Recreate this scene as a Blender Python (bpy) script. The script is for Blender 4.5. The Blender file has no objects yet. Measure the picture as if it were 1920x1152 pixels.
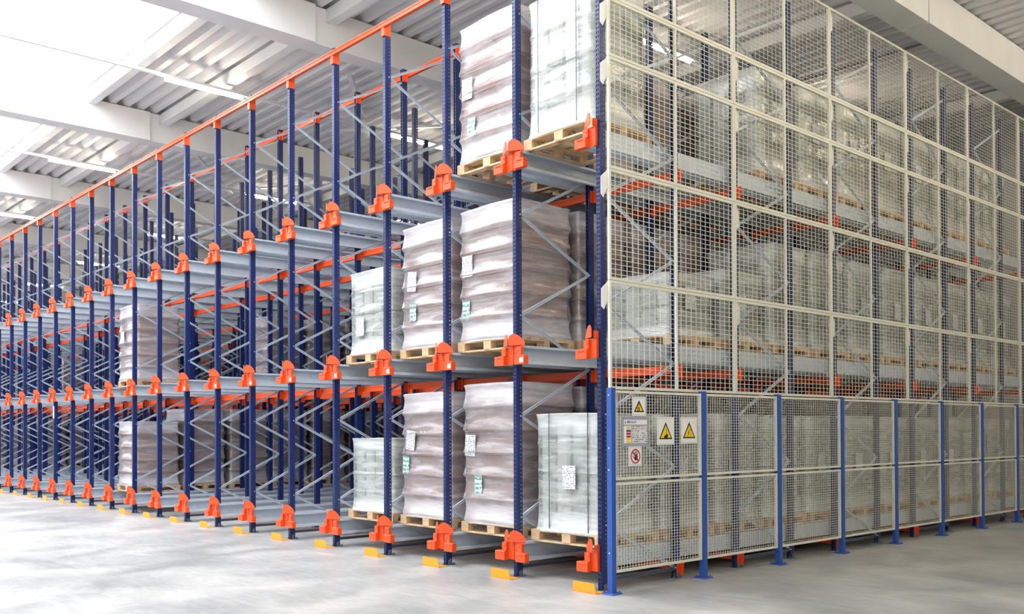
import bpy, math, random
from mathutils import Vector, Matrix

# ------------------------------------------------------------------ scene, camera, light
SC = bpy.context.scene
COL = SC.collection
FPX, YAW, PIT, ROL, CY = (1773.240159, -0.835238, 0.011276, -0.003937, 787.661557)
CAM = Vector((7.19502, -7.88042, 1.79718))
Fv = Vector((math.sin(YAW)*math.cos(PIT), math.cos(YAW)*math.cos(PIT), math.sin(PIT)))
R0 = Vector((math.cos(YAW), -math.sin(YAW), 0)); U0 = R0.cross(Fv)
Rv = R0*math.cos(ROL)+U0*math.sin(ROL); Uv = -R0*math.sin(ROL)+U0*math.cos(ROL)
cam_d = bpy.data.cameras.new('camera'); cam = bpy.data.objects.new('camera', cam_d); COL.objects.link(cam)
cam.matrix_world = Matrix(((Rv.x, Uv.x, -Fv.x, CAM.x), (Rv.y, Uv.y, -Fv.y, CAM.y), (Rv.z, Uv.z, -Fv.z, CAM.z), (0, 0, 0, 1)))
cam_d.sensor_width = 36.0; cam_d.lens = FPX/1920*36.0
cam_d.shift_y = (CY-576)/1920
cam_d.clip_end = 400
SC.camera = cam

def in_view(p, m=40):
    d = Vector(p)-CAM; z = d.dot(Fv)
    if z <= .5: return False
    x = 960+FPX*d.dot(Rv)/z; y = CY-FPX*d.dot(Uv)/z
    return -m < x < 1920+m, y

vs = SC.view_settings
vs.view_transform = 'Standard'; vs.look = 'None'; vs.gamma = 1.0; vs.use_curve_mapping = False
vs.exposure = 0.0
SC.cycles.transparent_max_bounces = 24
SC.cycles.max_bounces = 7
SC.cycles.diffuse_bounces = 4
SC.cycles.sample_clamp_indirect = 6.0

world = bpy.data.worlds.new('sky'); SC.world = world; world.use_nodes = True
world.node_tree.nodes['Background'].inputs[0].default_value = (.75, .85, 1, 1)
world.node_tree.nodes['Background'].inputs[1].default_value = 1.0

SKY_E = 8.0      # daylight panels in the roof
TUBE_E = 60.0     # lamp tubes

def add_area(name, loc, sx, sy, power, color, rot=(0, 0, 0)):
    l = bpy.data.lights.new(name, 'AREA'); l.shape = 'RECTANGLE'; l.size = sx; l.size_y = sy
    l.energy = power; l.color = color
    o = bpy.data.objects.new(name, l); o.location = loc; o.rotation_euler = rot; COL.objects.link(o)
    return o

# ------------------------------------------------------------------ materials
def mat(name, color, rough=.5, metal=0., spec=.5, emit=None, estr=0., noise=None, bump=None, coat=0.):
    m = bpy.data.materials.new(name); m.use_nodes = True
    nt = m.node_tree; b = nt.nodes['Principled BSDF']
    b.inputs['Base Color'].default_value = (*color, 1); b.inputs['Roughness'].default_value = rough
    b.inputs['Metallic'].default_value = metal; b.inputs['Specular IOR Level'].default_value = spec
    b.inputs['Coat Weight'].default_value = coat
    if emit: b.inputs['Emission Color'].default_value = (*emit, 1); b.inputs['Emission Strength'].default_value = estr
    if noise:
        sc_, amt, = noise[:2]
        tc = nt.nodes.new('ShaderNodeTexCoord'); n = nt.nodes.new('ShaderNodeTexNoise')
        n.inputs['Scale'].default_value = sc_; n.inputs['Detail'].default_value = 5
        nt.links.new(tc.outputs['Object'], n.inputs['Vector'])
        cr = nt.nodes.new('ShaderNodeMapRange'); cr.inputs['To Min'].default_value = 1-amt; cr.inputs['To Max'].default_value = 1+amt
        cr.inputs['From Min'].default_value = .3; cr.inputs['From Max'].default_value = .7
        nt.links.new(n.outputs['Fac'], cr.inputs['Value'])
        mx = nt.nodes.new('ShaderNodeMix'); mx.data_type = 'RGBA'; mx.blend_type = 'MULTIPLY'; mx.inputs['Factor'].default_value = 1
        mx.inputs['A'].default_value = (*color, 1)
        nt.links.new(cr.outputs['Result'], mx.inputs['B']); nt.links.new(mx.outputs['Result'], b.inputs['Base Color'])
    return m

M = {}
M['orange'] = mat('orange_paint', (.80, .085, .012), .38, spec=.5)
M['fence_blue'] = mat('royal_blue_paint', (.022, .085, .36), .4)
M['galv'] = mat('galvanised_steel', (.60, .67, .75), .34, metal=.2, noise=(9, .05))
M['galv_dark'] = mat('dull_steel', (.16, .19, .24), .5, metal=.3, noise=(6, .1))
M['cream'] = mat('cream_mesh_paint', (.74, .73, .64), .5)
M['yellow'] = mat('amber_guard_paint', (.88, .36, .015), .45)
M['wood'] = mat('pallet_pine', (.62, .44, .26), .7, noise=(7, .22))
M['concrete_white'] = mat('painted_beam', (.74, .74, .74), .6, noise=(1.3, .05))
M['wall'] = mat('wall_panel', (.46, .46, .46), .7, noise=(.6, .05))
M['deck'] = mat('roof_deck_sheet', (.66, .65, .67), .62, spec=.3, noise=(2, .04))
M['white'] = mat('white_sheet', (.85, .85, .85), .5)
M['black'] = mat('black_print', (.012, .012, .012), .5)
M['yel_sign'] = mat('sign_yellow', (.85, .62, .02), .4)
M['red_sign'] = mat('sign_red', (.55, .01, .03), .4)
M['blue_sign'] = mat('sign_blue', (.02, .07, .32), .4)
M['grey_sign'] = mat('grey_sign_board', (.33, .36, .42), .35)
M['tube'] = mat('lamp_tube', (1, 1, 1), .5, emit=(1, .88, .66), estr=TUBE_E)
M['skylight'] = mat('daylight_sheet', (.9, .9, .9), .5, emit=(.89, .935, 1.0), estr=SKY_E)
M['tube_aisle'] = M['tube']
M['strap'] = mat('strap_black', (.05, .06, .06), .4)
M['bolt'] = mat('zinc_bolt', (.75, .78, .8), .3, metal=.5)

def math_node(nt, op, a, b=None, c=None):
    n = nt.nodes.new('ShaderNodeMath'); n.operation = op
    for i, v in enumerate((a, b, c)):
        if v is None: continue
        if isinstance(v, (int, float)): n.inputs[i].default_value = v
        else: nt.links.new(v, n.inputs[i])
    return n.outputs[0]

def post_material():
    m = bpy.data.materials.new('perforated_blue_steel'); m.use_nodes = True
    nt = m.node_tree; b = nt.nodes['Principled BSDF']; out = nt.nodes['Material Output']
    b.inputs['Base Color'].default_value = (.007, .020, .115, 1); b.inputs['Roughness'].default_value = .38; b.inputs['Coat Weight'].default_value = .15; b.inputs['Coat Roughness'].default_value = .22
    b.inputs['Specular IOR Level'].default_value = .45
    tc = nt.nodes.new('ShaderNodeTexCoord')
    so = nt.nodes.new('ShaderNodeSeparateXYZ'); nt.links.new(tc.outputs['Object'], so.inputs[0])
    sn = nt.nodes.new('ShaderNodeSeparateXYZ'); nt.links.new(tc.outputs['Normal'], sn.inputs[0])
    F = lambda *a: math_node(nt, *a)
    zf = F('ABSOLUTE', F('SUBTRACT', F('FRACT', F('DIVIDE', so.outputs[2], .05)), .5))
    zhole = F('LESS_THAN', zf, .30)
    xh = F('LESS_THAN', F('ABSOLUTE', F('SUBTRACT', F('ABSOLUTE', so.outputs[0]), .014)), .006)
    ny = F('GREATER_THAN', F('ABSOLUTE', sn.outputs[1]), .7)
    a1 = F('MULTIPLY', F('MULTIPLY', zhole, xh), ny)
    zs = F('LESS_THAN', zf, .13)
    yh = F('LESS_THAN', F('ABSOLUTE', F('SUBTRACT', so.outputs[1], .020)), .0065)
    nx = F('GREATER_THAN', F('ABSOLUTE', sn.outputs[0]), .7)
    a2 = F('MULTIPLY', F('MULTIPLY', zs, yh), nx)
    hole = F('MAXIMUM', a1, a2)
    tr = nt.nodes.new('ShaderNodeBsdfTransparent'); mx = nt.nodes.new('ShaderNodeMixShader')
    nt.links.new(hole, mx.inputs[0]); nt.links.new(b.outputs[0], mx.inputs[1]); nt.links.new(tr.outputs[0], mx.inputs[2])
    nt.links.new(mx.outputs[0], out.inputs[0])
    return m
M['post'] = post_material()

def film_material(name, lo, hi, tint):
    """stretch film: part clear, part milky gloss, with more wraps at the foot and the head of a load"""
    m = bpy.data.materials.new(name); m.use_nodes = True
    nt = m.node_tree; b = nt.nodes['Principled BSDF']; out = nt.nodes['Material Output']
    b.inputs['Base Color'].default_value = (*tint, 1); b.inputs['Roughness'].default_value = .30
    b.inputs['Specular IOR Level'].default_value = .7
    F = lambda *a: math_node(nt, *a)
    tc = nt.nodes.new('ShaderNodeTexCoord')
    mp = nt.nodes.new('ShaderNodeMapping'); mp.inputs['Scale'].default_value = (1.3, 1.3, 9); mp.inputs['Rotation'].default_value = (.06, .10, 0)
    nt.links.new(tc.outputs['Object'], mp.inputs[0])
    n = nt.nodes.new('ShaderNodeTexNoise'); n.inputs['Scale'].default_value = 1.6; n.inputs['Detail'].default_value = 6
    n.inputs['Distortion'].default_value = .6
    nt.links.new(mp.outputs[0], n.inputs['Vector'])
    n2 = nt.nodes.new('ShaderNodeTexNoise'); n2.inputs['Scale'].default_value = 2.3; n2.inputs['Detail'].default_value = 3
    nt.links.new(tc.outputs['Object'], n2.inputs['Vector'])
    sg = nt.nodes.new('ShaderNodeSeparateXYZ'); nt.links.new(tc.outputs['Generated'], sg.inputs[0])
    top = F('SMOOTH_MIN', F('MAXIMUM', F('MULTIPLY', F('SUBTRACT', sg.outputs[2], .80), 4.0), 0.), .35, .1)
    bot = F('SMOOTH_MIN', F('MAXIMUM', F('MULTIPLY', F('SUBTRACT', .20, sg.outputs[2]), 4.0), 0.), .35, .1)
    st = nt.nodes.new('ShaderNodeMapRange'); st.inputs['From Min'].default_value = .38; st.inputs['From Max'].default_value = .66
    st.inputs['To Min'].default_value = lo; st.inputs['To Max'].default_value = hi
    nt.links.new(n.outputs['Fac'], st.inputs['Value'])
    big = F('MULTIPLY', F('SUBTRACT', n2.outputs['Fac'], .5), .22)
    fac = F('MINIMUM', F('ADD', F('ADD', F('ADD', st.outputs[0], big), top), bot), .9)
    fac = F('MAXIMUM', fac, .08)
    bp = nt.nodes.new('ShaderNodeBump'); bp.inputs['Strength'].default_value = .10; bp.inputs['Distance'].default_value = .010
    nt.links.new(n.outputs['Fac'], bp.inputs['Height']); nt.links.new(bp.outputs[0], b.inputs['Normal'])
    tr = nt.nodes.new('ShaderNodeBsdfTransparent'); mx = nt.nodes.new('ShaderNodeMixShader')
    nt.links.new(fac, mx.inputs[0]); nt.links.new(tr.outputs[0], mx.inputs[1]); nt.links.new(b.outputs[0], mx.inputs[2])
    gl = nt.nodes.new('ShaderNodeBsdfGlossy'); gl.inputs['Roughness'].default_value = .16
    nt.links.new(bp.outputs[0], gl.inputs['Normal'])
    fr = nt.nodes.new('ShaderNodeFresnel'); fr.inputs['IOR'].default_value = 1.5
    mx2 = nt.nodes.new('ShaderNodeMixShader')
    nt.links.new(fr.outputs[0], mx2.inputs[0]); nt.links.new(mx.outputs[0], mx2.inputs[1]); nt.links.new(gl.outputs[0], mx2.inputs[2])
    nt.links.new(mx2.outputs[0], out.inputs[0])
    return m
M['film_a'] = film_material('stretch_film_over_cartons', .17, .38, (.90, .87, .91))
M['film_b'] = film_material('clear_stretch_film', .18, .44, (.90, .93, .91))

def carton_material():
    m = mat('brown_carton_board', (.34, .205, .17), .7)
    nt = m.node_tree; b = nt.nodes['Principled BSDF']
    tc = nt.nodes.new('ShaderNodeTexCoord'); F = lambda *a: math_node(nt, *a)
    s = nt.nodes.new('ShaderNodeSeparateXYZ'); nt.links.new(tc.outputs['Object'], s.inputs[0])
    fx = F('ABSOLUTE', F('SUBTRACT', F('FRACT', F('MULTIPLY', F('ADD', s.outputs[0], s.outputs[1]), 3.4)), .5))
    seam = F('MULTIPLY', F('GREATER_THAN', fx, .488), .45)
    n = nt.nodes.new('ShaderNodeTexNoise'); n.inputs['Scale'].default_value = 3.5; n.inputs['Detail'].default_value = 4
    nt.links.new(tc.outputs['Object'], n.inputs['Vector'])
    v = F('SUBTRACT', F('ADD', .68, F('MULTIPLY', n.outputs['Fac'], .6)), seam)
    mx = nt.nodes.new('ShaderNodeMix'); mx.data_type = 'RGBA'; mx.blend_type = 'MULTIPLY'; mx.inputs['Factor'].default_value = 1
    mx.inputs['A'].default_value = (.42, .235, .185, 1); nt.links.new(v, mx.inputs['B'])
    nt.links.new(mx.outputs['Result'], b.inputs['Base Color'])
    return m
M['carton'] = carton_material()
M['sheet'] = mat('pale_layer_sheet', (.60, .52, .47), .7)
M['canister'] = mat('pale_green_plastic', (.50, .56, .50), .45, noise=(4, .14))
M['canister_white'] = mat('milky_plastic', (.74, .77, .72), .45, noise=(4, .08))

def paper_material(name, base, ink, sx, sy, thr):
    m = mat(name, base, .6); nt = m.node_tree; b = nt.nodes['Principled BSDF']
    tc = nt.nodes.new('ShaderNodeTexCoord'); F = lambda *a: math_node(nt, *a)
    s = nt.nodes.new('ShaderNodeSeparateXYZ'); nt.links.new(tc.outputs['Object'], s.inputs[0])
    row = F('GREATER_THAN', F('ABSOLUTE', F('SUBTRACT', F('FRACT', F('MULTIPLY', s.outputs[2], sy)), .5)), .22)
    n = nt.nodes.new('ShaderNodeTexNoise'); n.inputs['Scale'].default_value = sx; n.inputs['Detail'].default_value = 0
    nt.links.new(tc.outputs['Object'], n.inputs['Vector'])
    k = F('MULTIPLY', row, F('GREATER_THAN', n.outputs['Fac'], thr))
    mx = nt.nodes.new('ShaderNodeMix'); mx.data_type = 'RGBA'; mx.inputs['A'].default_value = (*base, 1); mx.inputs['B'].default_value = (*ink, 1)
    nt.links.new(k, mx.inputs['Factor']); nt.links.new(mx.outputs['Result'], b.inputs['Base Color'])
    return m
M['paper'] = paper_material('white_label_paper', (.72, .72, .72), (.22, .24, .30), 45, 42, .50)
M['leaflet'] = paper_material('green_leaflet_paper', (.55, .68, .60), (.16, .34, .28), 17, 16, .46)

def floor_material():
    m = mat('polished_concrete', (.5, .5, .5), .35); nt = m.node_tree; b = nt.nodes['Principled BSDF']
    tc = nt.nodes.new('ShaderNodeTexCoord')
    def noise(scale, det, dist=0, sc=(1, 1, 1), rot=0):
        mp = nt.nodes.new('ShaderNodeMapping'); mp.inputs['Scale'].default_value = sc; mp.inputs['Rotation'].default_value = (0, 0, rot)
        nt.links.new(tc.outputs['Object'], mp.inputs[0])
        n = nt.nodes.new('ShaderNodeTexNoise'); n.inputs['Scale'].default_value = scale; n.inputs['Detail'].default_value = det
        n.inputs['Distortion'].default_value = dist; n.inputs['Roughness'].default_value = .62
        nt.links.new(mp.outputs[0], n.inputs['Vector']); return n.outputs['Fac']
    F = lambda *a: math_node(nt, *a)
    a = noise(.9, 8, .5); c = noise(.22, 3, .3); d = noise(2.2, 6, 1.2, (1, 3.2, 1), .55)
    v = F('ADD', F('ADD', F('MULTIPLY', a, .45), F('MULTIPLY', c, .30)), F('MULTIPLY', d, .25))
    cr = nt.nodes.new('ShaderNodeValToRGB'); cr.color_ramp.elements[0].position = .39; cr.color_ramp.elements[1].position = .60
    cr.color_ramp.elements[0].color = (.26, .275, .28, 1); cr.color_ramp.elements[1].color = (.53, .525, .505, 1)
    nt.links.new(v, cr.inputs[0]); nt.links.new(cr.outputs[0], b.inputs['Base Color'])
    r = F('ADD', .26, F('MULTIPLY', a, .26)); nt.links.new(r, b.inputs['Roughness'])
    bp = nt.nodes.new('ShaderNodeBump'); bp.inputs['Strength'].default_value = .06; bp.inputs['Distance'].default_value = .02
    nt.links.new(d, bp.inputs['Height']); nt.links.new(bp.outputs[0], b.inputs['Normal'])
    b.inputs['Specular IOR Level'].default_value = .55
    return m
M['floor'] = floor_material()

# ------------------------------------------------------------------ mesh helpers
class MB:
    def __init__(s): s.v = []; s.f = []; s.m = []; s.k = 0
    def mi(s, k): s.k = k; return s
    def add(s, vs_, fs):
        o = len(s.v); s.v += [tuple(p) for p in vs_]
        for f in fs: s.f.append(tuple(o+i for i in f)); s.m.append(s.k)
        return s
    def box(s, x0, x1, y0, y1, z0, z1):
        return s.add([(x0,y0,z0),(x1,y0,z0),(x1,y1,z0),(x0,y1,z0),(x0,y0,z1),(x1,y0,z1),(x1,y1,z1),(x0,y1,z1)],
                     [(0,3,2,1),(4,5,6,7),(0,1,5,4),(1,2,6,5),(2,3,7,6),(3,0,4,7)])
    def cbox(s, x0, x1, y0, y1, z0, z1, b=.006):
        """box with chamfered vertical and top edges"""
        P = [(x0+b,y0),(x1-b,y0),(x1,y0+b),(x1,y1-b),(x1-b,y1),(x0+b,y1),(x0,y1-b),(x0,y0+b)]
        Q = [(x0+b*1.6,y0+b),(x1-b*1.6,y0+b),(x1-b,y0+b*1.6),(x1-b,y1-b*1.6),(x1-b*1.6,y1-b),(x0+b*1.6,y1-b),(x0+b,y1-b*1.6),(x0+b,y0+b*1.6)]
        v = [(x,y,z0) for x,y in P]+[(x,y,z1-b) for x,y in P]+[(x,y,z1) for x,y in Q]
        f = [tuple(reversed(range(8))), tuple(range(16,24))]
        for r in (0, 8):
            for i in range(8): j = (i+1) % 8; f.append((r+i, r+j, r+8+j, r+8+i))
        return s.add(v, f)
    def prism(s, pts, a, b, axis):
        """extrude a closed 2D outline along an axis; pts in the two other axes (in xyz order)"""
        n = len(pts)
        def P(p, t): return {'x': (t,p[0],p[1]), 'y': (p[0],t,p[1]), 'z': (p[0],p[1],t)}[axis]
        v = [P(p, a) for p in pts]+[P(p, b) for p in pts]
        f = [tuple(reversed(range(n))), tuple(range(n, 2*n))]+[(i, (i+1) % n, n+(i+1) % n, n+i) for i in range(n)]
        return s.add(v, f)
    def bar(s, p0, p1, w, h, up=(0,0,1)):
        p0 = Vector(p0); p1 = Vector(p1); d = (p1-p0).normalized(); u = Vector(up)
        a = d.cross(u)
        if a.length < 1e-4: a = d.cross(Vector((1,0,0)))
        a.normalize(); c = a.cross(d).normalized(); a = a*w/2; c = c*h/2
        v = [p+sa*a+sc_*c for p in (p0, p1) for sa, sc_ in ((-1,-1),(1,-1),(1,1),(-1,1))]
        return s.add(v, [(0,3,2,1),(4,5,6,7),(0,1,5,4),(1,2,6,5),(2,3,7,6),(3,0,4,7)])
    def channel(s, p0, p1, w, h, t, up):
        """U section bar: web plus two flanges"""
        p0 = Vector(p0); p1 = Vector(p1); d = (p1-p0).normalized(); u = Vector(up).normalized()
        a = d.cross(u).normalized()
        s.bar(p0, p1, w, t, u)
        for q in (-1, 1):
            o = a*q*(w/2-t/2)+u*(h/2)
            s.bar(p0+o, p1+o, t, h, u)
        return s
    def cyl(s, p0, p1, r, n=12):
        p0 = Vector(p0); p1 = Vector(p1); d = (p1-p0).normalized(); a = d.orthogonal().normalized(); c = d.cross(a)
        v = [p+r*(math.cos(2*math.pi*i/n)*a+math.sin(2*math.pi*i/n)*c) for p in (p0, p1) for i in range(n)]
        return s.add(v, [tuple(reversed(range(n))), tuple(range(n, 2*n))]+[(i, (i+1) % n, n+(i+1) % n, n+i) for i in range(n)])
    def mesh(s, name, mats, smooth=False):
        me = bpy.data.meshes.new(name); me.from_pydata(s.v, [], s.f); me.validate()
        for m_ in (mats if isinstance(mats, (list, tuple)) else [mats]): me.materials.append(m_)
        for p, k in zip(me.polygons, s.m): p.material_index = k; p.use_smooth = smooth
        me.update(); return me

def part(name, me, parent, loc=(0,0,0), rot=(0,0,0), label=None):
    o = bpy.data.objects.new(name, me); o.location = loc; o.rotation_euler = rot; o.parent = parent; COL.objects.link(o)
    if label: o['label'] = label
    return o
def thing(name, label, cat, loc=(0,0,0), rot=(0,0,0), group=None, me=None):
    o = bpy.data.objects.new(name, me); o.location = loc; o.rotation_euler = rot; COL.objects.link(o)
    o['label'] = label; o['category'] = cat
    if group: o['group'] = group
    return o
def struct(name, me, loc=(0,0,0)):
    o = bpy.data.objects.new(name, me); o.location = loc; o['kind'] = 'structure'; COL.objects.link(o); return o
ORD = ['zeroth','first','second','third','fourth','fifth','sixth','seventh','eighth','ninth','tenth','eleventh','twelfth','thirteenth',
       'fourteenth','fifteenth','sixteenth','seventeenth','eighteenth','nineteenth']
def ordw(n):
    if n < 20: return ORD[n]
    tens = {2:'twenty',3:'thirty',4:'forty'}[n//10]; tth = {2:'twentieth',3:'thirtieth',4:'fortieth'}[n//10]
    return tth if n % 10 == 0 else tens+'-'+ORD[n % 10]
LEVW = ['bottom level', 'middle level', 'top level']

# ------------------------------------------------------------------ layout numbers (metres)
P = 1.4                       # lane pitch along the front
LZ = [.44, 2.835, 5.22]       # top of the pallet rails
FR = [0.0, 2.56, 5.07, 7.6, 10.1, 12.6]   # front post of every frame
FD = 1.30                     # depth of a frame
HP = 7.8                      # post height
NF = 18                       # last post line whose front is in view
NL = 38                       # last post line built
REAR = FR[-1]+FD
XL, XR, YF, YB = -64.0, 20.0, -22.0, 15.2

# ------------------------------------------------------------------ setting
b = MB().box(XL-.3, XR+.3, YF-.3, YB+.3, -.3, 0); struct('floor', b.mesh('floor', M['floor']))
b = MB().box(XL-.3, XR+.3, YB, YB+.25, 0, 9.3); struct('wall_back', b.mesh('wall_back', M['wall']))
b = MB().box(XL-.3, XL, YF, YB, 0, 9.3); struct('wall_left', b.mesh('wall_left', M['wall']))
b = MB().box(XR, XR+.3, YF, YB, 0, 9.3); struct('wall_right', b.mesh('wall_right', M['wall']))
b = MB().box(XL-.3, XR+.3, YF-.25, YF, 0, 9.3); struct('wall_front', b.mesh('wall_front', M['wall']))
# roof deck: trapezoidal sheet, ribs along x
def deck(name, y0, y1, x0=XL, x1=XR):
    z0, z1, p = 8.82, 8.95, .30
    n = int(round((y1-y0)/p)); p = (y1-y0)/n
    top = []
    for i in range(n):
        y = y0+i*p
        top += [(y, z0), (y+p*.36, z0), (y+p*.50, z1), (y+p*.86, z1)]
    top.append((y1, z0))
    m = MB(); k = len(top)
    v = [(x0, y, z) for y, z in top]+[(x1, y, z) for y, z in top]+[(x0, y, z+.02) for y, z in top]+[(x1, y, z+.02) for y, z in top]
    f = []
    for i in range(k-1): f.append((i, i+1, k+i+1, k+i)); f.append((2*k+i, 3*k+i, 3*k+i+1, 2*k+i+1))
    m.add(v, f); return struct(name, m.mesh(name, M['deck']))
SKY0, SKY1 = -5.6, -1.05
SKYX = .2
FILL0, FILL1 = -18.6, -13.4  # span of the glowing strip added behind the camera
deck('ceiling', SKY1, YB)
deck('ceiling_front', FILL1, SKY0).name = 'ceiling.001'
deck('ceiling_far', YF, FILL0).name = 'ceiling.003'
deck('ceiling_right', SKY0, SKY1, SKYX, XR).name = 'ceiling.002'
# daylight strip of the roof, one panel to each bay
BX = [-6.80+7.0*k for k in range(-8, 3)]     # far edge of the beams
xs = [XL]+[x+.2 for x in BX+[14.2] if x < SKYX]
wi = 1
for i in range(len(xs)):
    x0 = xs[i]; x1 = xs[i+1] if i+1 < len(xs) else SKYX
    if x1-x0 < .5: continue
    m = MB().box(x0+.03, x1-.03, SKY0+.12, SKY1-.16, 8.93, 8.96)
    struct('window_%d' % wi, m.mesh('window', M['skylight']))
    wi += 1
m = MB().box(XL, XR, FILL0, FILL1, 8.93, 8.96); struct('window_%d' % wi, m.mesh('window', M['skylight']))  # unseen strip behind the camera, added as fill light for the right side
# skylight upstands and frame
m = MB().box(XL, SKYX, SKY1-.16, SKY1+.0, 8.70, 8.95).box(XL, SKYX, SKY1-.36, SKY1-.30, 8.84, 8.90).box(XL, SKYX, SKY0-.02, SKY0+.12, 8.78, 8.95).box(SKYX, SKYX+.12, SKY0, SKY1, 8.78, 8.95)
tr = 1
def trim(me):
    global tr
    o = struct('trim_%d' % tr, me); tr += 1; return o
trim(m.mesh('skylight_frame', M['concrete_white']))
for x in BX:          # roof beams
    m = MB().box(x, x+.36, .1, YB, 8.18, 8.80).box(x, x+.42, YF, .1, 8.18, 8.80)
    if x > 0: m = MB().box(x, x+.45, YF, 6.88, 8.18, 8.80).box(x+.06, x+.40, 6.88, 6.92, 8.24, 8.79).box(x, x+.45, 6.92, YB, 8.18, 8.80)
    trim(m.mesh('roof_beam', M['concrete_white']))
for y in (-12.2, -6.2, .42, 6.75, 12.75):   # purlins
    m = MB().box(XL, XR, y-.09, y+.09, 8.58, 8.80)
    trim(m.mesh('purlin', M['concrete_white']))
m = MB()
m.bar((-8.2, 1.9, 8.62), (-11.2, 4.3, 8.62), .09, .05).bar((-11.4, 3.4, 8.6), (-7.3, 6.9, 8.6), .07, .05)
m.bar((-15.2, 1.9, 8.62), (-18.2, 4.3, 8.62), .09, .05).bar((-18.4, 3.4, 8.6), (-14.3, 6.9, 8.6), .07, .05)
trim(m.mesh('roof_bracing', M['concrete_white']))
for y in (8.9,):
    m = MB().cyl((XL, y, 8.7), (.2, y, 8.7), .025, 8); trim(m.mesh('conduit', M['galv_dark']))

# ------------------------------------------------------------------ lamps
TL = 1.55
tube_me = MB().cyl((0, 0, -.045), (0, TL, -.045), .035, 10).mesh('lamp_tube', M['tube'])
LX = [-3.12-7.02*k for k in range(0, 9)]+[3.9, 10.9]  # last two rows are unseen, added to brighten the side aisle
for k, x in enumerate(LX):
    w = 'above the rack corner' if k == 0 else ('above the %s roof bay from the rack corner' % ordw(k+1) if k < 9 else ('above the side aisle, added as fill light' if k == 9 else 'above the far side of the aisle, added as fill light'))
    t = thing('lamp_trunking', 'white linear light trunking running '+w, 'ceiling light', (x, 0, 8.42))
    m = MB().prism([(-.035, 0), (.035, 0), (.035, .05), (-.035, .05)], -14, 14.2, 'y')
    part('housing', m.mesh('housing', M['white']), t)
    for y in ((-11.0, -5.95, -.88, 4.22, 9.3) if k < 9 else [-12+1.62*i for i in range(16)]):  # the added aisle rows carry tubes end to end for more fill
        part('lamp_tube', tube_me, t, (0, y, 0))
    m = MB()
    for y in (-12, -7, -1.6, 2.6, 7.4, 12.2): m.bar((0, y, .05), (0, y, .42), .012, .012)
    part('hanger', m.mesh('hanger', M['galv']), t)

# ------------------------------------------------------------------ rack frames
def post_mesh():
    w, d, t = .029, .052, .004
    m = MB()
    m.box(-w, w, -d, -d+t, 0, HP)
    for s in (-1, 1):
        x0, x1 = sorted((s*w, s*(w-t))); m.box(x0, x1, -d+t, d-.012, 0, HP)
        xa, xb = sorted((s*w, s*(w-.016))); m.box(xa, xb, d-.012, d-.008, 0, HP)
    return m.mesh('upright', M['post'])
POST = post_mesh()
FOOT = MB().box(-.056, .056, -.052, .09, 0, .008).cyl((-.035, .07, .008), (-.035, .07, .03), .011, 6).cyl((.035, .07, .008), (.035, .07, .03), .011, 6).box(-.045, .045, -.02, .02, .008, .07).mesh('foot_plate', M['galv_dark'])
def nodes():
    z = .73; out = []; k = 0
    while z < 7.7: out.append((0 if k % 2 == 0 else 1, z)); z += .6225; k += 1
    return out
ND = nodes()
def brace(a, c):
    m = MB(); y = {0: .03, 1: FD-.03}
    m.channel((0, y[a[0]], a[1]), (0, y[c[0]], c[1]), .034, .022, .004, (1, 0, 0))
    m.cyl((-.036, y[a[0]]-.012, a[1]), (.036, y[a[0]]-.012, a[1]), .010, 6)
    return m.mesh('diagonal_brace', M['galv'])
BR = [brace(ND[i], ND[i+1]) for i in range(len(ND)-1)]+[brace((1, .13), ND[0])]
STRUT = MB().channel((0, .03, .12), (0, FD-.03, .12), .04, .026, .004, (1, 0, 0)).mesh('horizontal_strut', M['galv_dark'])
def line_phrase(n):
    return 'corner post line beside the mesh' if n == 0 else '%s post line left of the corner' % ordw(n)
nframes = 0
for n in range(NL+1):
    for k, y in enumerate(FR):
        vis = [in_view((-P*n, y+q, z)) for q in (0, FD) for z in (.5, 7)]
        if not any(v and v[0] for v in vis): continue
        lab = 'blue rack frame, %s, %s frame back' % (line_phrase(n), ordw(k+1))
        if k == 0: lab = 'blue braced rack frame at the front of the '+line_phrase(n)
        t = thing('rack_frame', lab, 'rack frame', (-P*n, y, 0), group='braced frames of the pallet rack')
        part('upright', POST, t); part('upright', POST, t, (0, FD, 0), (0, 0, math.pi))
        part('foot_plate', FOOT, t); part('foot_plate', FOOT, t, (0, FD, 0), (0, 0, math.pi))
        for me in BR: part('diagonal_brace', me, t)
        part('horizontal_strut', STRUT, t)
        nframes += 1

# ------------------------------------------------------------------ pallet rails (galvanised, along y)
def rail_mesh(s):
    m = MB(); o = lambda a, c: tuple(sorted((s*a, s*c)))
    L0, L1 = -.044, REAR+.02
    def bx(xa, xb, za, zb):
        x0, x1 = o(xa, xb); m.box(x0, x1, L0, L1, za, zb)
    bx(.060, .066, -.19, 0)          # web
    bx(.060, .155, -.004, 0.0)       # top flange under the pallet
    bx(.150, .155, -.03, -.004)
    bx(.060, .20, -.194, -.19)       # shuttle runway
    bx(.195, .20, -.23, -.194)
    y = .3
    for i in range(int((L1-.3)/.6)):     # pairs of bolts on the web
        yy = .3+i*.6
        for zz in (-.06, -.13):
            x0, x1 = o(.066, .072); m.mi(1).box(x0, x1, yy-.009, yy+.009, zz-.009, zz+.009).mi(0)
    return m.mesh('pallet_rail', [M['galv'], M['bolt']])
RAIL = {s: rail_mesh(s) for s in (-1, 1)}
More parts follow.
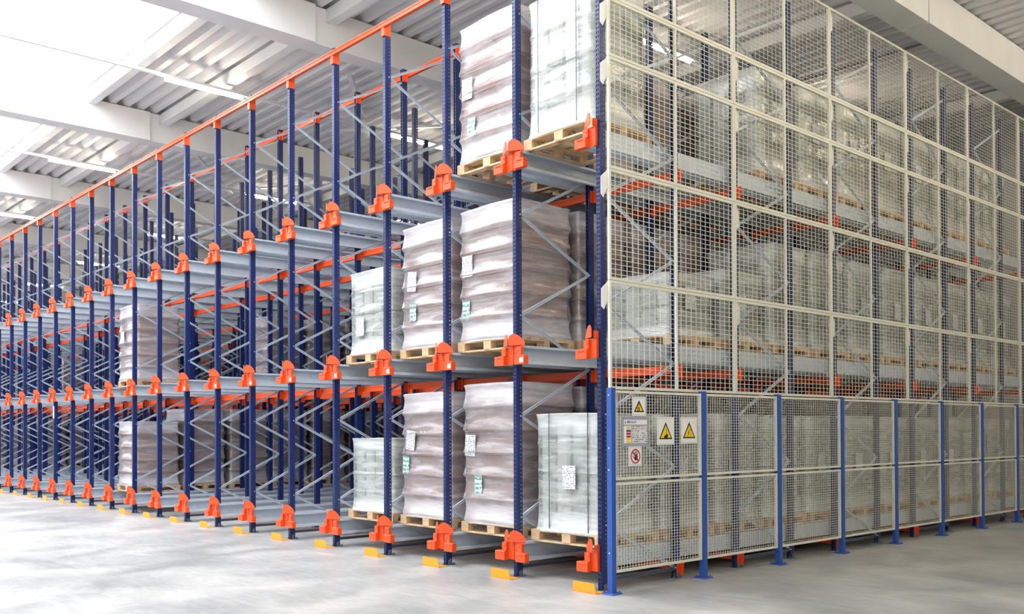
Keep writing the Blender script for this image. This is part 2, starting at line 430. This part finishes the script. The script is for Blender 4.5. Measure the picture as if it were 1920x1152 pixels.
for n in range(NL+1):
    for L in range(3):
        for s in (-1, 1):
            if n == 0 and s == 1: continue
            side = 'right' if s == 1 else 'left'
            thing('pallet_rail', 'galvanised rail, %s, %s side of %s' % (LEVW[L], side, 'the corner post line' if n == 0 else line_phrase(n)),
                  'pallet rail', (-P*n, 0, LZ[L]), group='galvanised rails of the %s' % LEVW[L], me=RAIL[s])

# ------------------------------------------------------------------ orange brackets on the rail ends
def bracket_parts(s):
    q = lambda a, c: tuple(sorted((s*a, s*c)))
    out = []
    m = MB()
    x0, x1 = q(.002, .175); m.box(x0, x1, -.082, -.076, -.225, -.005)
    x0, x1 = q(.002, .052); m.box(x0, x1, -.076, -.0545, -.225, .07)
    x0, x1 = q(.002, .016); m.box(x0, x1, -.092, -.082, -.225, .06)
    x0, x1 = q(.10, .178); m.box(x0, x1, -.115, -.076, -.117, -.022)
    for xx, zz in ((.035, -.10), (.08, -.10), (.125, -.06)):
        x0, x1 = q(xx-.008, xx+.008); yy = -.082 if xx < .1 else -.115
        m.box(x0, x1, yy-.008, yy, zz-.008, zz+.008)
    out.append(('mounting_plate', m))
    m = MB(); x0, x1 = q(.100, .272)
    m.cbox(x0, x1, -.152, -.076, -.235, -.125, .005)
    x0, x1 = q(.140, .235); m.box(x0, x1, -.164, -.152, -.150, -.142)
    x0, x1 = q(.100, .21); m.box(x0, x1, -.13, -.076, -.123, -.117)
    out.append(('stop_block', m))
    m = MB()                       # entry guide: plate that funnels the pallet into the lane
    t = .006
    A = [(s*(.012+.185*u), -.170+.108*u, z) for u, z in ((0, 0), (1, 0), (1, .025), (.85, .075), (.65, .115), (.42, .14), (.22, .14), (.05, .11), (0, .08))]
    B = [(x-s*t, y+t, z) for x, y, z in A]; k = len(A)
    m.add(A+B, [tuple(range(k)), tuple(reversed(range(k, 2*k)))]+[(i, k+i, k+(i+1) % k, (i+1) % k) for i in range(k)])
    x0, x1 = q(.0, .03); m.box(x0, x1, -.11, -.0545, -.0, .075)
    out.append(('entry_guide', m))
    return [(n_, m_.mesh(n_, M['orange'])) for n_, m_ in out]
BP = {s: bracket_parts(s) for s in (-1, 1)}
TAG = MB().box(-.03, .034, -.003, 0, -.03, .03).mesh('white_tag', M['white'])
for n in range(NF+1):
    for L in range(3):
        who = 'corner post' if n == 0 else '%s post left of the corner' % ordw(n)
        t = thing('rail_end_bracket', 'orange folded steel end bracket on the %s, %s' % (who, LEVW[L]), 'bracket', (-P*n, 0, LZ[L]), group='orange brackets of the %s' % LEVW[L])
        for s in ((-1,) if n == 0 else (-1, 1)):
            for nm, me in BP[s]: part(nm, me, t)
        if L == 1 and n > 0: part('white_tag', TAG, t, (.225, -.154, -.185), label='small white sticker')

# ------------------------------------------------------------------ floor guards
GUARD = MB().prism([(-.225, 0), (.135, 0), (.10, .115), (-.215, .115)], -.262, -.255, 'y').box(-.225, .135, -.262, -.10, 0, .007).mesh('post_guard', M['yellow'])
for n in range(NF+1):
    who = 'corner post' if n == 0 else '%s post left of the corner' % ordw(n)
    thing('post_guard', 'amber yellow angled floor guard in front of the %s' % who, 'post guard', (-P*n, 0, 0), group='amber guards along the rack front', me=GUARD)

# ------------------------------------------------------------------ orange cross beams
def hbeam(name, y0, z, lab, cat, n0, n1, hgt=.10, cap=.0, grp=None, top=False):
    t = thing(name, lab, cat, (0, y0, z), group=grp)
    x0, x1 = -P*n1-.06, -P*n0+.055
    m = MB().box(x0, x1, -.018, .018, -hgt*.72, -hgt*.28).box(x0, x1, -.026, .026, -hgt*.28, 0).box(x0, x1, -.026, .026, -hgt, -hgt*.72)
    part('beam', m.mesh('beam', M['orange']), t)
    for n in range(n0, n1+1):
        if top: part('end_connector', CONT, t, (-P*n, 0, 0))
        else: part('end_connector', CONN, t, (-P*n, 0, 0))
    return t
CONN = MB().box(.031, .038, -.10, .0, -.155, .005).box(-.038, -.031, -.10, .0, -.155, .005).box(.031, .080, -.034, -.028, -.155, .005).box(-.080, -.031, -.034, -.028, -.155, .005).mesh('end_connector', M['orange'])
CONT = MB().box(-.038, .038, -.014, -.004, -.20, .015).box(.031, .038, -.012, .10, -.20, .015).box(-.038, -.031, -.012, .10, -.20, .015).mesh('end_connector', M['orange'])
hbeam('portal_beam', -.060, 7.745, 'long orange top beam along the front posts', 'beam', 0, NL, .075, top=True)
hbeam('portal_beam', FD+.055, 7.745, 'orange top beam on the second row of posts', 'beam', 0, NL, .075)
RW = {}
rows = []
for k, y in enumerate(FR):
    if k: rows.append((y+.075, '%s frame row, front posts' % ordw(k+1)))
    if not k: rows.append((y+FD+.075, '%s frame row, rear posts' % ordw(k+1)))
for L in range(3):
    for y, w in rows:
        hbeam('cross_beam', y, LZ[L]-.25, 'orange cross beam under the %s rails, %s' % (LEVW[L].replace(' level', '-level'), w), 'beam', 0, NL, .10, grp='orange cross beams under the rails')

# ------------------------------------------------------------------ mesh fence of the side aisle
FX, FY0, FQ = .227, -.107, 1.656
def mesh_grid(w, h, px, pz, r, fr=.028, mid=None):
    """frame and wires; local: y from 0 to w, z from 0 to h, plane x = 0"""
    a = MB()
    a.box(-.015, .015, 0, w, 0, fr).box(-.015, .015, 0, w, h-fr, h).box(-.015, .015, 0, fr, fr, h-fr).box(-.015, .015, w-fr, w, fr, h-fr)
    if mid: a.box(-.015, .015, mid-fr/2, mid+fr/2, fr, h-fr)
    c = MB(); n = int(round((w-fr)/px))
    for i in range(1, n): y = fr/2+i*(w-fr)/n; c.box(-r, r, y-r, y+r, fr*.8, h-fr*.8)
    n = int(round((h-fr)/pz))
    for i in range(1, n): z = fr/2+i*(h-fr)/n; c.box(r, 3*r, fr*.8, w-fr*.8, z-r, z+r)
    return a, c
def panel_meshes(*a, **k):
    f, w = mesh_grid(*a, **k); return f.mesh('panel_frame', M['cream']), w.mesh('wire_mesh', M['cream'])
LOWF, LOWW = panel_meshes(FQ-.085, .99, .05, .034, .0020)
FP = MB().box(-.035, .035, -.035, .035, .008, 2.262).mesh('post_tube', M['fence_blue'])
FB = MB().cbox(-.085, .085, -.085, .085, 0, .014, .004).cyl((-.06, -.06, .01), (-.06, -.06, .03), .01, 6).cyl((.06, .06, .01), (.06, .06, .03), .01, 6).mesh('base_plate', M['fence_blue'])
FBT = MB()
for z in (.45, 1.36, 1.6, 2.18): FBT.cyl((0, -.042, z), (0, -.035, z), .009, 8)
FBT = FBT.mesh('bolt', M['bolt'])
for k in range(9):
    who = 'at the rack corner' if k == 0 else '%s one past the corner post' % ordw(k)
    t = thing('fence_post', 'royal blue fence post, '+who, 'fence post', (FX, FY0+FQ*k, 0), group='blue posts of the side fence')
    part('post_tube', FP, t); part('base_plate', FB, t)
    if k < 3: part('bolt', FBT, t, label='bright round bolt heads')
    if k == 8: continue
    for u in (0, 1):
        t = thing('mesh_guard', '%s cream wire mesh panel in the %s fence bay from the corner' % (('lower', 'upper')[u], ordw(k+1)), 'mesh guard',
                  (FX, FY0+FQ*k+.0425, (.225, 1.245)[u]), group='panels of the low side fence')
        part('panel_frame', LOWF, t); part('wire_mesh', LOWW, t)
SX, SW = .13, 2.40
SR = [2.255, 3.475, 4.725, 5.985, 6.645, 7.965]
RN = ['lowest', 'second', 'third', 'narrow fourth', 'topmost']
CLIP = {}
for d in (-1, 1):
    CLIP[d] = MB().prism([(0, 0), (d*.05, 0) if d > 0 else (0, -.02), (d*.10, -.10), (d*.10, -.30), (d*.06, -.33), (0, -.22)], -.004, .002, 'x').mesh('fixing_plate', M['white'])
for r in range(5):
    h = SR[r+1]-SR[r]-.006
    f_, w_ = panel_meshes(SW-.006, h, .0985, .055, .0026 if r < 4 else .0018, fr=.032, mid=SW/2)
    for k in range(6):
        t = thing('mesh_screen', 'cream wire mesh screen on rack side, %s row, %s from corner' % (RN[r], ordw(k+1)), 'mesh screen',
                  (SX, -.03+SW*k+.003, SR[r]), group='upper mesh screens on the rack side')
        part('panel_frame', f_, t); part('wire_mesh', w_, t)
        d = -1 if k == 0 else 1
        part('fixing_plate', CLIP[d], t, (-.018, 0 if d < 0 else .03, h), label='white fixing plate')

# ------------------------------------------------------------------ safety signs on the first fence panel
SGX = .251
def tri(m, y, z, w, h, x, t=.001):
    m.prism([(y-w/2, z), (y+w/2, z), (y, z+h)], x, x+t, 'x')
def sign_base(t, y0, y1, z0, z1):
    part('plate', MB().box(SGX, SGX+.003, y0, y1, z0, z1).mesh('plate', M['white']), t)
    m = MB(); a, w = .012, .0035
    m.box(SGX+.003, SGX+.0036, y0+a, y1-a, z0+a, z0+a+w).box(SGX+.003, SGX+.0036, y0+a, y1-a, z1-a-w, z1-a).box(SGX+.003, SGX+.0036, y0+a, y0+a+w, z0+a, z1-a).box(SGX+.003, SGX+.0036, y1-a-w, y1-a, z0+a, z1-a)
    part('border_line', m.mesh('border_line', M['grey_sign']), t)
def warn_sign(y0, y1, z0, z1, label, kind):
    t = thing('warning_sign', label, 'sign', group='safety signs on the corner fence panel')
    sign_base(t, y0, y1, z0, z1)
    cy, w, h = (y0+y1)/2, (y1-y0), (z1-z0)
    part('triangle_border', (lambda m: (tri(m, cy, z0+h*.20, w*.76, h*.62, SGX+.003), m)[1])(MB()).mesh('triangle_border', M['black']), t)
    part('triangle', (lambda m: (tri(m, cy, z0+h*.20+.015, w*.76-.054, h*.62-.052, SGX+.004), m)[1])(MB()).mesh('triangle', M['yel_sign']), t)
    m = MB(); x = SGX+.005; zc = z0+h*.34; e = .0008
    if kind == 'ring':
        for i in range(16):
            a0 = 2*math.pi*i/16; a1 = 2*math.pi*(i+1)/16; R1, R2 = .026, .013
            m.prism([(cy-.01+R1*math.cos(a0)*.8, zc+R1*math.sin(a0)), (cy-.01+R1*math.cos(a1)*.8, zc+R1*math.sin(a1)), (cy-.01+R2*math.cos(a1)*.8, zc+R2*math.sin(a1)), (cy-.01+R2*math.cos(a0)*.8, zc+R2*math.sin(a0))], x, x+e, 'x')
        m.box(x, x+e, cy-.004, cy+.002, zc+.03, zc+.05)
    elif kind == 'truck':
        m.box(x, x+e, cy-.006+.01, cy+.002+.01, zc-.005, zc+.065)
        m.prism([(cy-.04, zc-.022), (cy+.005, zc-.03), (cy+.04, zc-.012), (cy+.045, zc+.006), (cy+.018, zc+.016), (cy-.02, zc-.002)], x, x+e, 'x')
        m.prism([(cy+.022+.013*math.cos(a*.6283), zc-.034+.013*math.sin(a*.6283)) for a in range(10)], x, x+e, 'x')
        m.prism([(cy-.03+.010*math.cos(a*.6283), zc-.034+.010*math.sin(a*.6283)) for a in range(10)], x, x+e, 'x')
    else:
        m.prism([(cy-.026, zc-.002), (cy-.012, zc-.006), (cy+.002, zc+.046), (cy-.010, zc+.05)], x, x+e, 'x')
        m.prism([(cy+.018+.009*math.cos(a*.6283), zc+.055+.009*math.sin(a*.6283)) for a in range(10)], x, x+e, 'x')
        m.prism([(cy-.055, zc-.014), (cy-.05, zc-.02), (cy-.006, zc-.040), (cy-.012, zc-.028)], x, x+e, 'x')
        m.prism([(cy+.006, zc-.036), (cy+.014, zc-.036), (cy+.045, zc+.02), (cy+.040, zc+.022)], x, x+e, 'x')
    part('pictogram', m.mesh('pictogram', M['black']), t)
warn_sign(.215, .450, 1.955, 2.172, 'small yellow triangle warning sign with a black ring, highest on the fence', 'ring')
warn_sign(.646, .966, 1.625, 1.945, 'yellow triangle warning sign with a truck shape, left of the second triangle', 'truck')
warn_sign(1.089, 1.406, 1.633, 1.948, 'yellow triangle warning sign with a slipping figure, nearest the second fence post', 'fall')
t = thing('prohibition_sign', 'white sign with black hand in a red struck-through ring', 'sign', group='safety signs on the corner fence panel')
sign_base(t, .150, .377, 1.392, 1.612)
m = MB(); cy, cz = .264, 1.502
for i in range(32):
    a0 = 2*math.pi*i/32; a1 = 2*math.pi*(i+1)/32; R1, R2 = .082, .068
    m.prism([(cy+R1*math.cos(a0), cz+R1*math.sin(a0)), (cy+R1*math.cos(a1), cz+R1*math.sin(a1)), (cy+R2*math.cos(a1), cz+R2*math.sin(a1)), (cy+R2*math.cos(a0), cz+R2*math.sin(a0))], SGX+.006, SGX+.007, 'x')
m.prism([(cy-.06, cz+.050), (cy-.050, cz+.060), (cy+.06, cz-.050), (cy+.050, cz-.060)], SGX+.006, SGX+.007, 'x')
part('red_ring', m.mesh('red_ring', M['red_sign']), t)
m = MB()
m.prism([(cy-.012, cz-.045), (cy+.028, cz-.045), (cy+.04, cz-.01), (cy+.032, cz+.012), (cy-.008, cz+.008), (cy-.018, cz-.02)], SGX+.004, SGX+.005, 'x')
for a, l, o in ((1.95, .05, -.004), (1.68, .06, .006), (1.45, .058, .016), (1.2, .046, .026)):
    p0 = Vector((0, cy+o, cz)); dv = Vector((0, math.cos(a), math.sin(a))); nv = Vector((0, -math.sin(a), math.cos(a)))*.0045
    q = [p0+nv, p0-nv, p0+dv*l-nv*.8, p0+dv*l+nv*.8]; m.prism([(v.y, v.z) for v in q], SGX+.004, SGX+.005, 'x')
m.prism([(cy-.012, cz-.03), (cy-.016, cz-.015), (cy-.042, cz+.006), (cy-.046, cz)], SGX+.004, SGX+.005, 'x')
part('hand_symbol', m.mesh('hand_symbol', M['black']), t)
# information board
t = thing('information_board', 'grey information board with white header and coloured rows on the corner fence', 'sign', group='safety signs on the corner fence panel')
part('board', MB().box(SGX, SGX+.004, .045, .495, 1.615, 1.945).mesh('board', M['grey_sign']), t)
part('header_strip', MB().box(SGX+.004, SGX+.005, .071, .468, 1.858, 1.912).mesh('header_strip', M['white']), t)
part('colour_key', MB().box(SGX+.004, SGX+.005, .071, .195, 1.650, 1.842).mesh('colour_key', M['white']), t)
part('instruction_sheet', MB().box(SGX+.004, SGX+.005, .210, .468, 1.650, 1.842).mesh('instruction_sheet', M['paper']), t)
for i, c in enumerate(('yel_sign', 'blue_sign', 'red_sign', 'red_sign', 'yel_sign', 'yel_sign')):
    z = 1.838-.0315*(i+1)
    part('colour_row', MB().box(SGX+.005, SGX+.0056, .112, .188, z, z+.024).mesh('colour_row', M[c]), t)
def text_part(txt, size, loc, parent, mt):
    cu = bpy.data.curves.new('t', 'FONT'); cu.body = txt; cu.size = size; cu.extrude = .0004; cu.offset = .0008; cu.align_y = 'CENTER'
    o = bpy.data.objects.new('t', cu); COL.objects.link(o)
    bpy.context.view_layer.update()
    me = bpy.data.meshes.new_from_object(o.evaluated_get(bpy.context.evaluated_depsgraph_get()))
    bpy.data.objects.remove(o); me.materials.clear(); me.materials.append(mt)
    return part('lettering', me, parent, loc, (math.pi/2, 0, math.pi/2))
text_part('MECALUX', .034, (SGX+.0058, .125, 1.885), t, M['blue_sign'])
m = MB()
m.prism([(.088, 1.872), (.106, 1.872), (.106, 1.885), (.102, 1.889), (.102, 1.899), (.092, 1.899), (.092, 1.889), (.088, 1.885)], SGX+.005, SGX+.0056, 'x')
part('emblem', m.mesh('emblem', M['blue_sign']), t)

# ------------------------------------------------------------------ pallets and loads
PW, PD = 1.20, 1.0        # pallet: across the lane, along the lane
def pallet_meshes(d):
    m = MB()
    for i in range(5):
        y0 = i*(d-.145)/4; m.box(-PW/2, PW/2, y0, y0+.145, .122, .144)
    for x in (-PW/2, -.0725, PW/2-.145): m.box(x, x+.145, 0, d, .100, .122)
    for x in (-PW/2, -.05, PW/2-.10): m.box(x, x+.10 if x < 0 else x+.10, 0, d, 0, .022)
    for y in (0, d-.10): m.box(-PW/2, PW/2, y, y+.10, 0, .021)
    return m.mesh('pallet', M['wood']), MB().box(-.07, .07, -.05, .05, .022, .100).mesh('block', M['wood'])
PALLET, BLOCK = pallet_meshes(PD)

def rr_section(w, d, r, n=5):
    """rounded rectangle outline, ccw, centred; with points along the sides"""
    pts = []
    for cx, cy, a0 in ((w/2-r, d/2-r, 0), (-w/2+r, d/2-r, 90), (-w/2+r, -d/2+r, 180), (w/2-r, -d/2+r, 270)):
        for i in range(n+1):
            a = math.radians(a0+90*i/n); pts.append((cx+r*math.cos(a), cy+r*math.sin(a)))
    out = []
    for i in range(len(pts)):
        p, q = pts[i], pts[(i+1) % len(pts)]
        out.append(p); L = math.hypot(q[0]-p[0], q[1]-p[1])
        k = int(L/.11)
        for j in range(1, k): t = j/k; out.append((p[0]+(q[0]-p[0])*t, p[1]+(q[1]-p[1])*t))
    return out
def film_mesh(kind, H, layers, seed):
    rnd = random.Random(seed)
    w, d, r = (1.13, .965, .05) if kind == 'A' else (1.13, .965, .11)
    sec = rr_section(w, d, r); n = len(sec); m = MB(); rings = []
    z0, z1 = .132, H
    ph = [rnd.uniform(0, 6.28) for _ in range(8)]
    amp = .060 if kind == 'A' else .014
    zs = []; lh = (z1-z0-.02)/layers
    for l in range(layers):
        for t in (0, .05, .14, .28, .45, .65, .85, .95): zs.append((z0+.02+(l+t)*lh, t, l))
    zs.append((z1-.004, 0, layers)); zs.insert(0, (z0, -1, 0))
    for z, t, l in zs:
        for x, y in sec:
            R = math.hypot(x, y); nx, ny = x/R, y/R
            if t < 0: o = .030
            elif kind == 'A':
                o = amp*max((1-t)**2.6, t**9)-.014
                if l == layers: o = -.02
                if l == 0 and t == 0: o = .02
            else:
                u = abs(2*t-1); o = amp*u**7-.010
                if l == 0: o += .030*(1-t)**3
                if l == layers: o = .022
                if l == layers-1: o += .022*t**5
            wav = .004*math.sin(7*(x-y)+ph[0]+z*2)+.002*math.sin(13*(x+y)+ph[1]-z*5)+.0012*math.sin(60*(x-y)+ph[2])
            cor = abs(x*y)/(w*d/4)          # corners keep tighter
            m.v.append((x+nx*(o*(1.0-.25*cor)+wav*.7), y+ny*(o*(1.0-.25*cor)+wav*.7), z+.004*math.sin(5*x+ph[3])+.004*math.sin(6*y+ph[4])+(.007*math.sin(3*x+2*y+ph[5]+l) if kind == 'A' and 0 < l < layers else 0)))
    for k in range(len(zs)-1):
        for i in range(n):
            j = (i+1) % n; m.f.append((k*n+i, k*n+j, (k+1)*n+j, (k+1)*n+i)); m.m.append(0)
    base = (len(zs)-1)*n; m.v.append((0, 0, H+.004)); c = len(m.v)-1
    for i in range(n): m.f.append((base+i, base+(i+1) % n, c)); m.m.append(0)
    return m.mesh('stretch_film', M['film_a'] if kind == 'A' else M['film_b'], smooth=True)
def core_meshes(kind, H, layers, seed):
    rnd = random.Random(seed+100); out = []
    z0 = .145; lh = (H-.015-z0)/layers
    if kind == 'A':
        m = MB(); s = MB()
        for l in range(layers):
            j = rnd.uniform(-.004, .004)
            m.cbox(-.535+j, .535+j, -.45, .45, z0+l*lh, z0+(l+1)*lh-.012, .012)
            s.box(-.55, .55, -.468, .468, z0+(l+1)*lh-.012, z0+(l+1)*lh-.004)
        return [('carton_stack', m.mesh('carton_stack', M['carton'])), ('layer_sheet', s.mesh('layer_sheet', M['sheet']))]
    m = MB()
    nx = 4; layers = 2; lh = (H-.015-z0)/layers
    for ix in range(nx):
        for iy in range(3):
            w_ = 1.06/nx; dd = .90/3; x0 = -.53+ix*w_; y0 = -.45+iy*dd
            m.mi((ix+iy+seed) % 2)
            for l in range(layers):
                g = .026; zz = z0+l*lh
                m.cbox(x0+g, x0+w_-g, y0+g, y0+dd-g, zz, zz+lh-.010, .030)
    top = MB().box(-.54, .54, -.46, .46, H-.018, H-.010)
    return [('canister_stack', m.mesh('canister_stack', [M['canister'], M['canister_white']])), ('top_sheet', top.mesh('top_sheet', M['white']))]
PAPER = MB().box(-.105, .105, -.002, .0, -.14, .14).mesh('paper_label', M['paper'])
LEAF = MB().box(-.075, .075, -.002, .0, -.13, .13).mesh('leaflet', M['leaflet'])
STRAPM = {}
CACHE = {}
def load(lane, L, y0, kind, H, label, extras=(), seed=0, name=None):
    layers = 6 if kind == 'A' else 4
    if kind == 'A' and H < 1.75: layers = 5
    if kind == 'B' and H < 1.2: layers = 3
    key = (kind, round(H, 2), layers, seed)
    if key not in CACHE: CACHE[key] = (film_mesh(kind, H, layers, seed), core_meshes(kind, H, layers, seed))
    film, cores = CACHE[key]
    cat = 'pallet load'
    t = thing('palletised_load', label, cat, (-(lane+.5)*P, y0, LZ[L]+.001), group='%s' % ('brown carton loads' if kind == 'A' else 'clear-wrapped pale loads'))
    p = part('pallet', PALLET, t)
    for x in (-.53, 0, .53):
        for y in (.05, PD/2, PD-.05): part('pallet_block', BLOCK, p, (x, y, 0))
    for nm, me in cores: part(nm, me, t, (0, PD/2, 0))
    part('stretch_film', film, t, (0, PD/2, 0))
    for e in extras:
        if e[0] == 'paper': part('paper_label', PAPER, t, (e[1], .0-.006, e[2]), (0, e[3], 0), label='white printed label')
        if e[0] == 'leaf': part('leaflet', LEAF, t, (e[1], -.002, e[2]), (0, e[3], 0), label='green and white leaflet')
        if e[0] == 'side': part('paper_label', PAPER, t, (PW/2-.018, e[1], e[2]), (0, 0, math.pi/2), label='white printed label')
        if e[0] == 'strap':
            if H not in STRAPM: STRAPM[H] = MB().box(-.006, .006, -.003, 0, .15, H).mesh('strap', M['strap'])
            part('strap', STRAPM[H], t, (e[1], .0, 0))
    return t
lane_w = lambda k: 'corner lane' if k == 0 else '%s lane from the corner' % ordw(k+1)
def row_w(i): return 'front pallet' if i == 0 else '%s pallet back' % ordw(i+1)
def A(lane, L, y0, H, i, ex=(), seed=0, desc='brown carton load in stretch film'):
    load(lane, L, y0, 'A', H, '%s, %s, %s, %s' % (desc, LEVW[L], lane_w(lane), row_w(i)), ex, seed)
def B(lane, L, y0, H, i, ex=(), seed=0, desc='pale canister load in clear film'):
    load(lane, L, y0, 'B', H, '%s, %s, %s, %s' % (desc, LEVW[L], lane_w(lane), row_w(i)), ex, seed)
STEP = 1.115
# bottom level
for i in range(11):
    ex = (('paper', .06, .80, 0), ('strap', -.28), ('strap', .36)) if i == 0 else (('side', .35, .85),)
    B(0, 0, .12+STEP*i, (1.56, 1.55, 1.57)[i % 3], i, ex, i % 3)
for i in range(9): A(1, 0, .15+STEP*i, (1.98, 1.95, 1.90)[min(i, 2)], i, (('paper', -.40, 1.16, .05), ('leaf', -.24, .66, -.03)) if i == 0 else (), i % 2)
for i in range(1): A(2, 0, .15, 1.90, i, (('paper', -.34, 1.22, .12), ('leaf', -.46, .86, .05)), 1)
B(3, 0, .15, 1.25, 0, (), 2); B(3, 0, 1.28, 1.56, 1, (), 0)
B(4, 0, 1.22, 1.20, 0, (), 1)
for i in range(10): A(10, 0, .08+STEP*i, (1.60, 1.90)[min(i, 1)], i, (), i % 2)
for i in range(9): A(23, 0, .9+STEP*i, (1.90, 1.60)[i % 2], i, (), i % 2)
# middle level
for i, (y, h) in enumerate(((1.38, .93), (2.50, 1.08), (3.62, 1.58), (4.74, 1.60), (5.86, 1.58), (6.98, 1.60), (8.1, 1.58), (9.2, 1.60), (10.3, 1.58), (11.4, 1.60))):
    B(0, 1, y, h, i, (('side', .4, .62 if h < 1.2 else .9),), i % 2)
for i in range(9): A(1, 1, .10+STEP*i, 1.90, i, (('paper', -.39, 1.14, 0), ('leaf', -.42, .56, 0)) if i == 0 else (), i % 2)
A(2, 1, .15, 1.90, 0, (('paper', -.30, 1.10, .10), ('leaf', -.28, .66, 0)), 1)
B(3, 1, .12, 1.40, 0, (('paper', -.20, .56, 0),), 2)
A(10, 1, .10, 1.85, 0, (('paper', -.3, 1.15, 0),), 1)
for i in range(7): A(10, 1, 3.30+STEP*i, 1.82, i+1, (), i % 2)
for i in range(6): A(23, 1, 4.0+STEP*i, 1.90, i, (), i % 2)
# top level
B(0, 2, .02, 1.80, 0, (('strap', -.34), ('strap', .30)), 1)
for i in range(8): B(0, 2, 3.32+STEP*i, 1.60, i+1, (('side', .4, .95),) if i else (('paper', .1, 1.1, .1),), i % 3)
A(1, 2, .10, 1.97, 0, (('paper', -.38, 1.12, .03), ('leaf', -.30, .60, .05)), 0)
for i in range(4): A(1, 2, 1.45+STEP*i, 1.65, i+1, (), i % 2)

# white paper tag on a post of the left part
thing('paper_tag', 'white paper strip taped to a blue post at the far left', 'paper tag', (-P*14, -.05, 2.33),
      me=MB().box(-.045, .045, -.006, -.001, -.16, .16).mesh('paper_tag', M['white']))
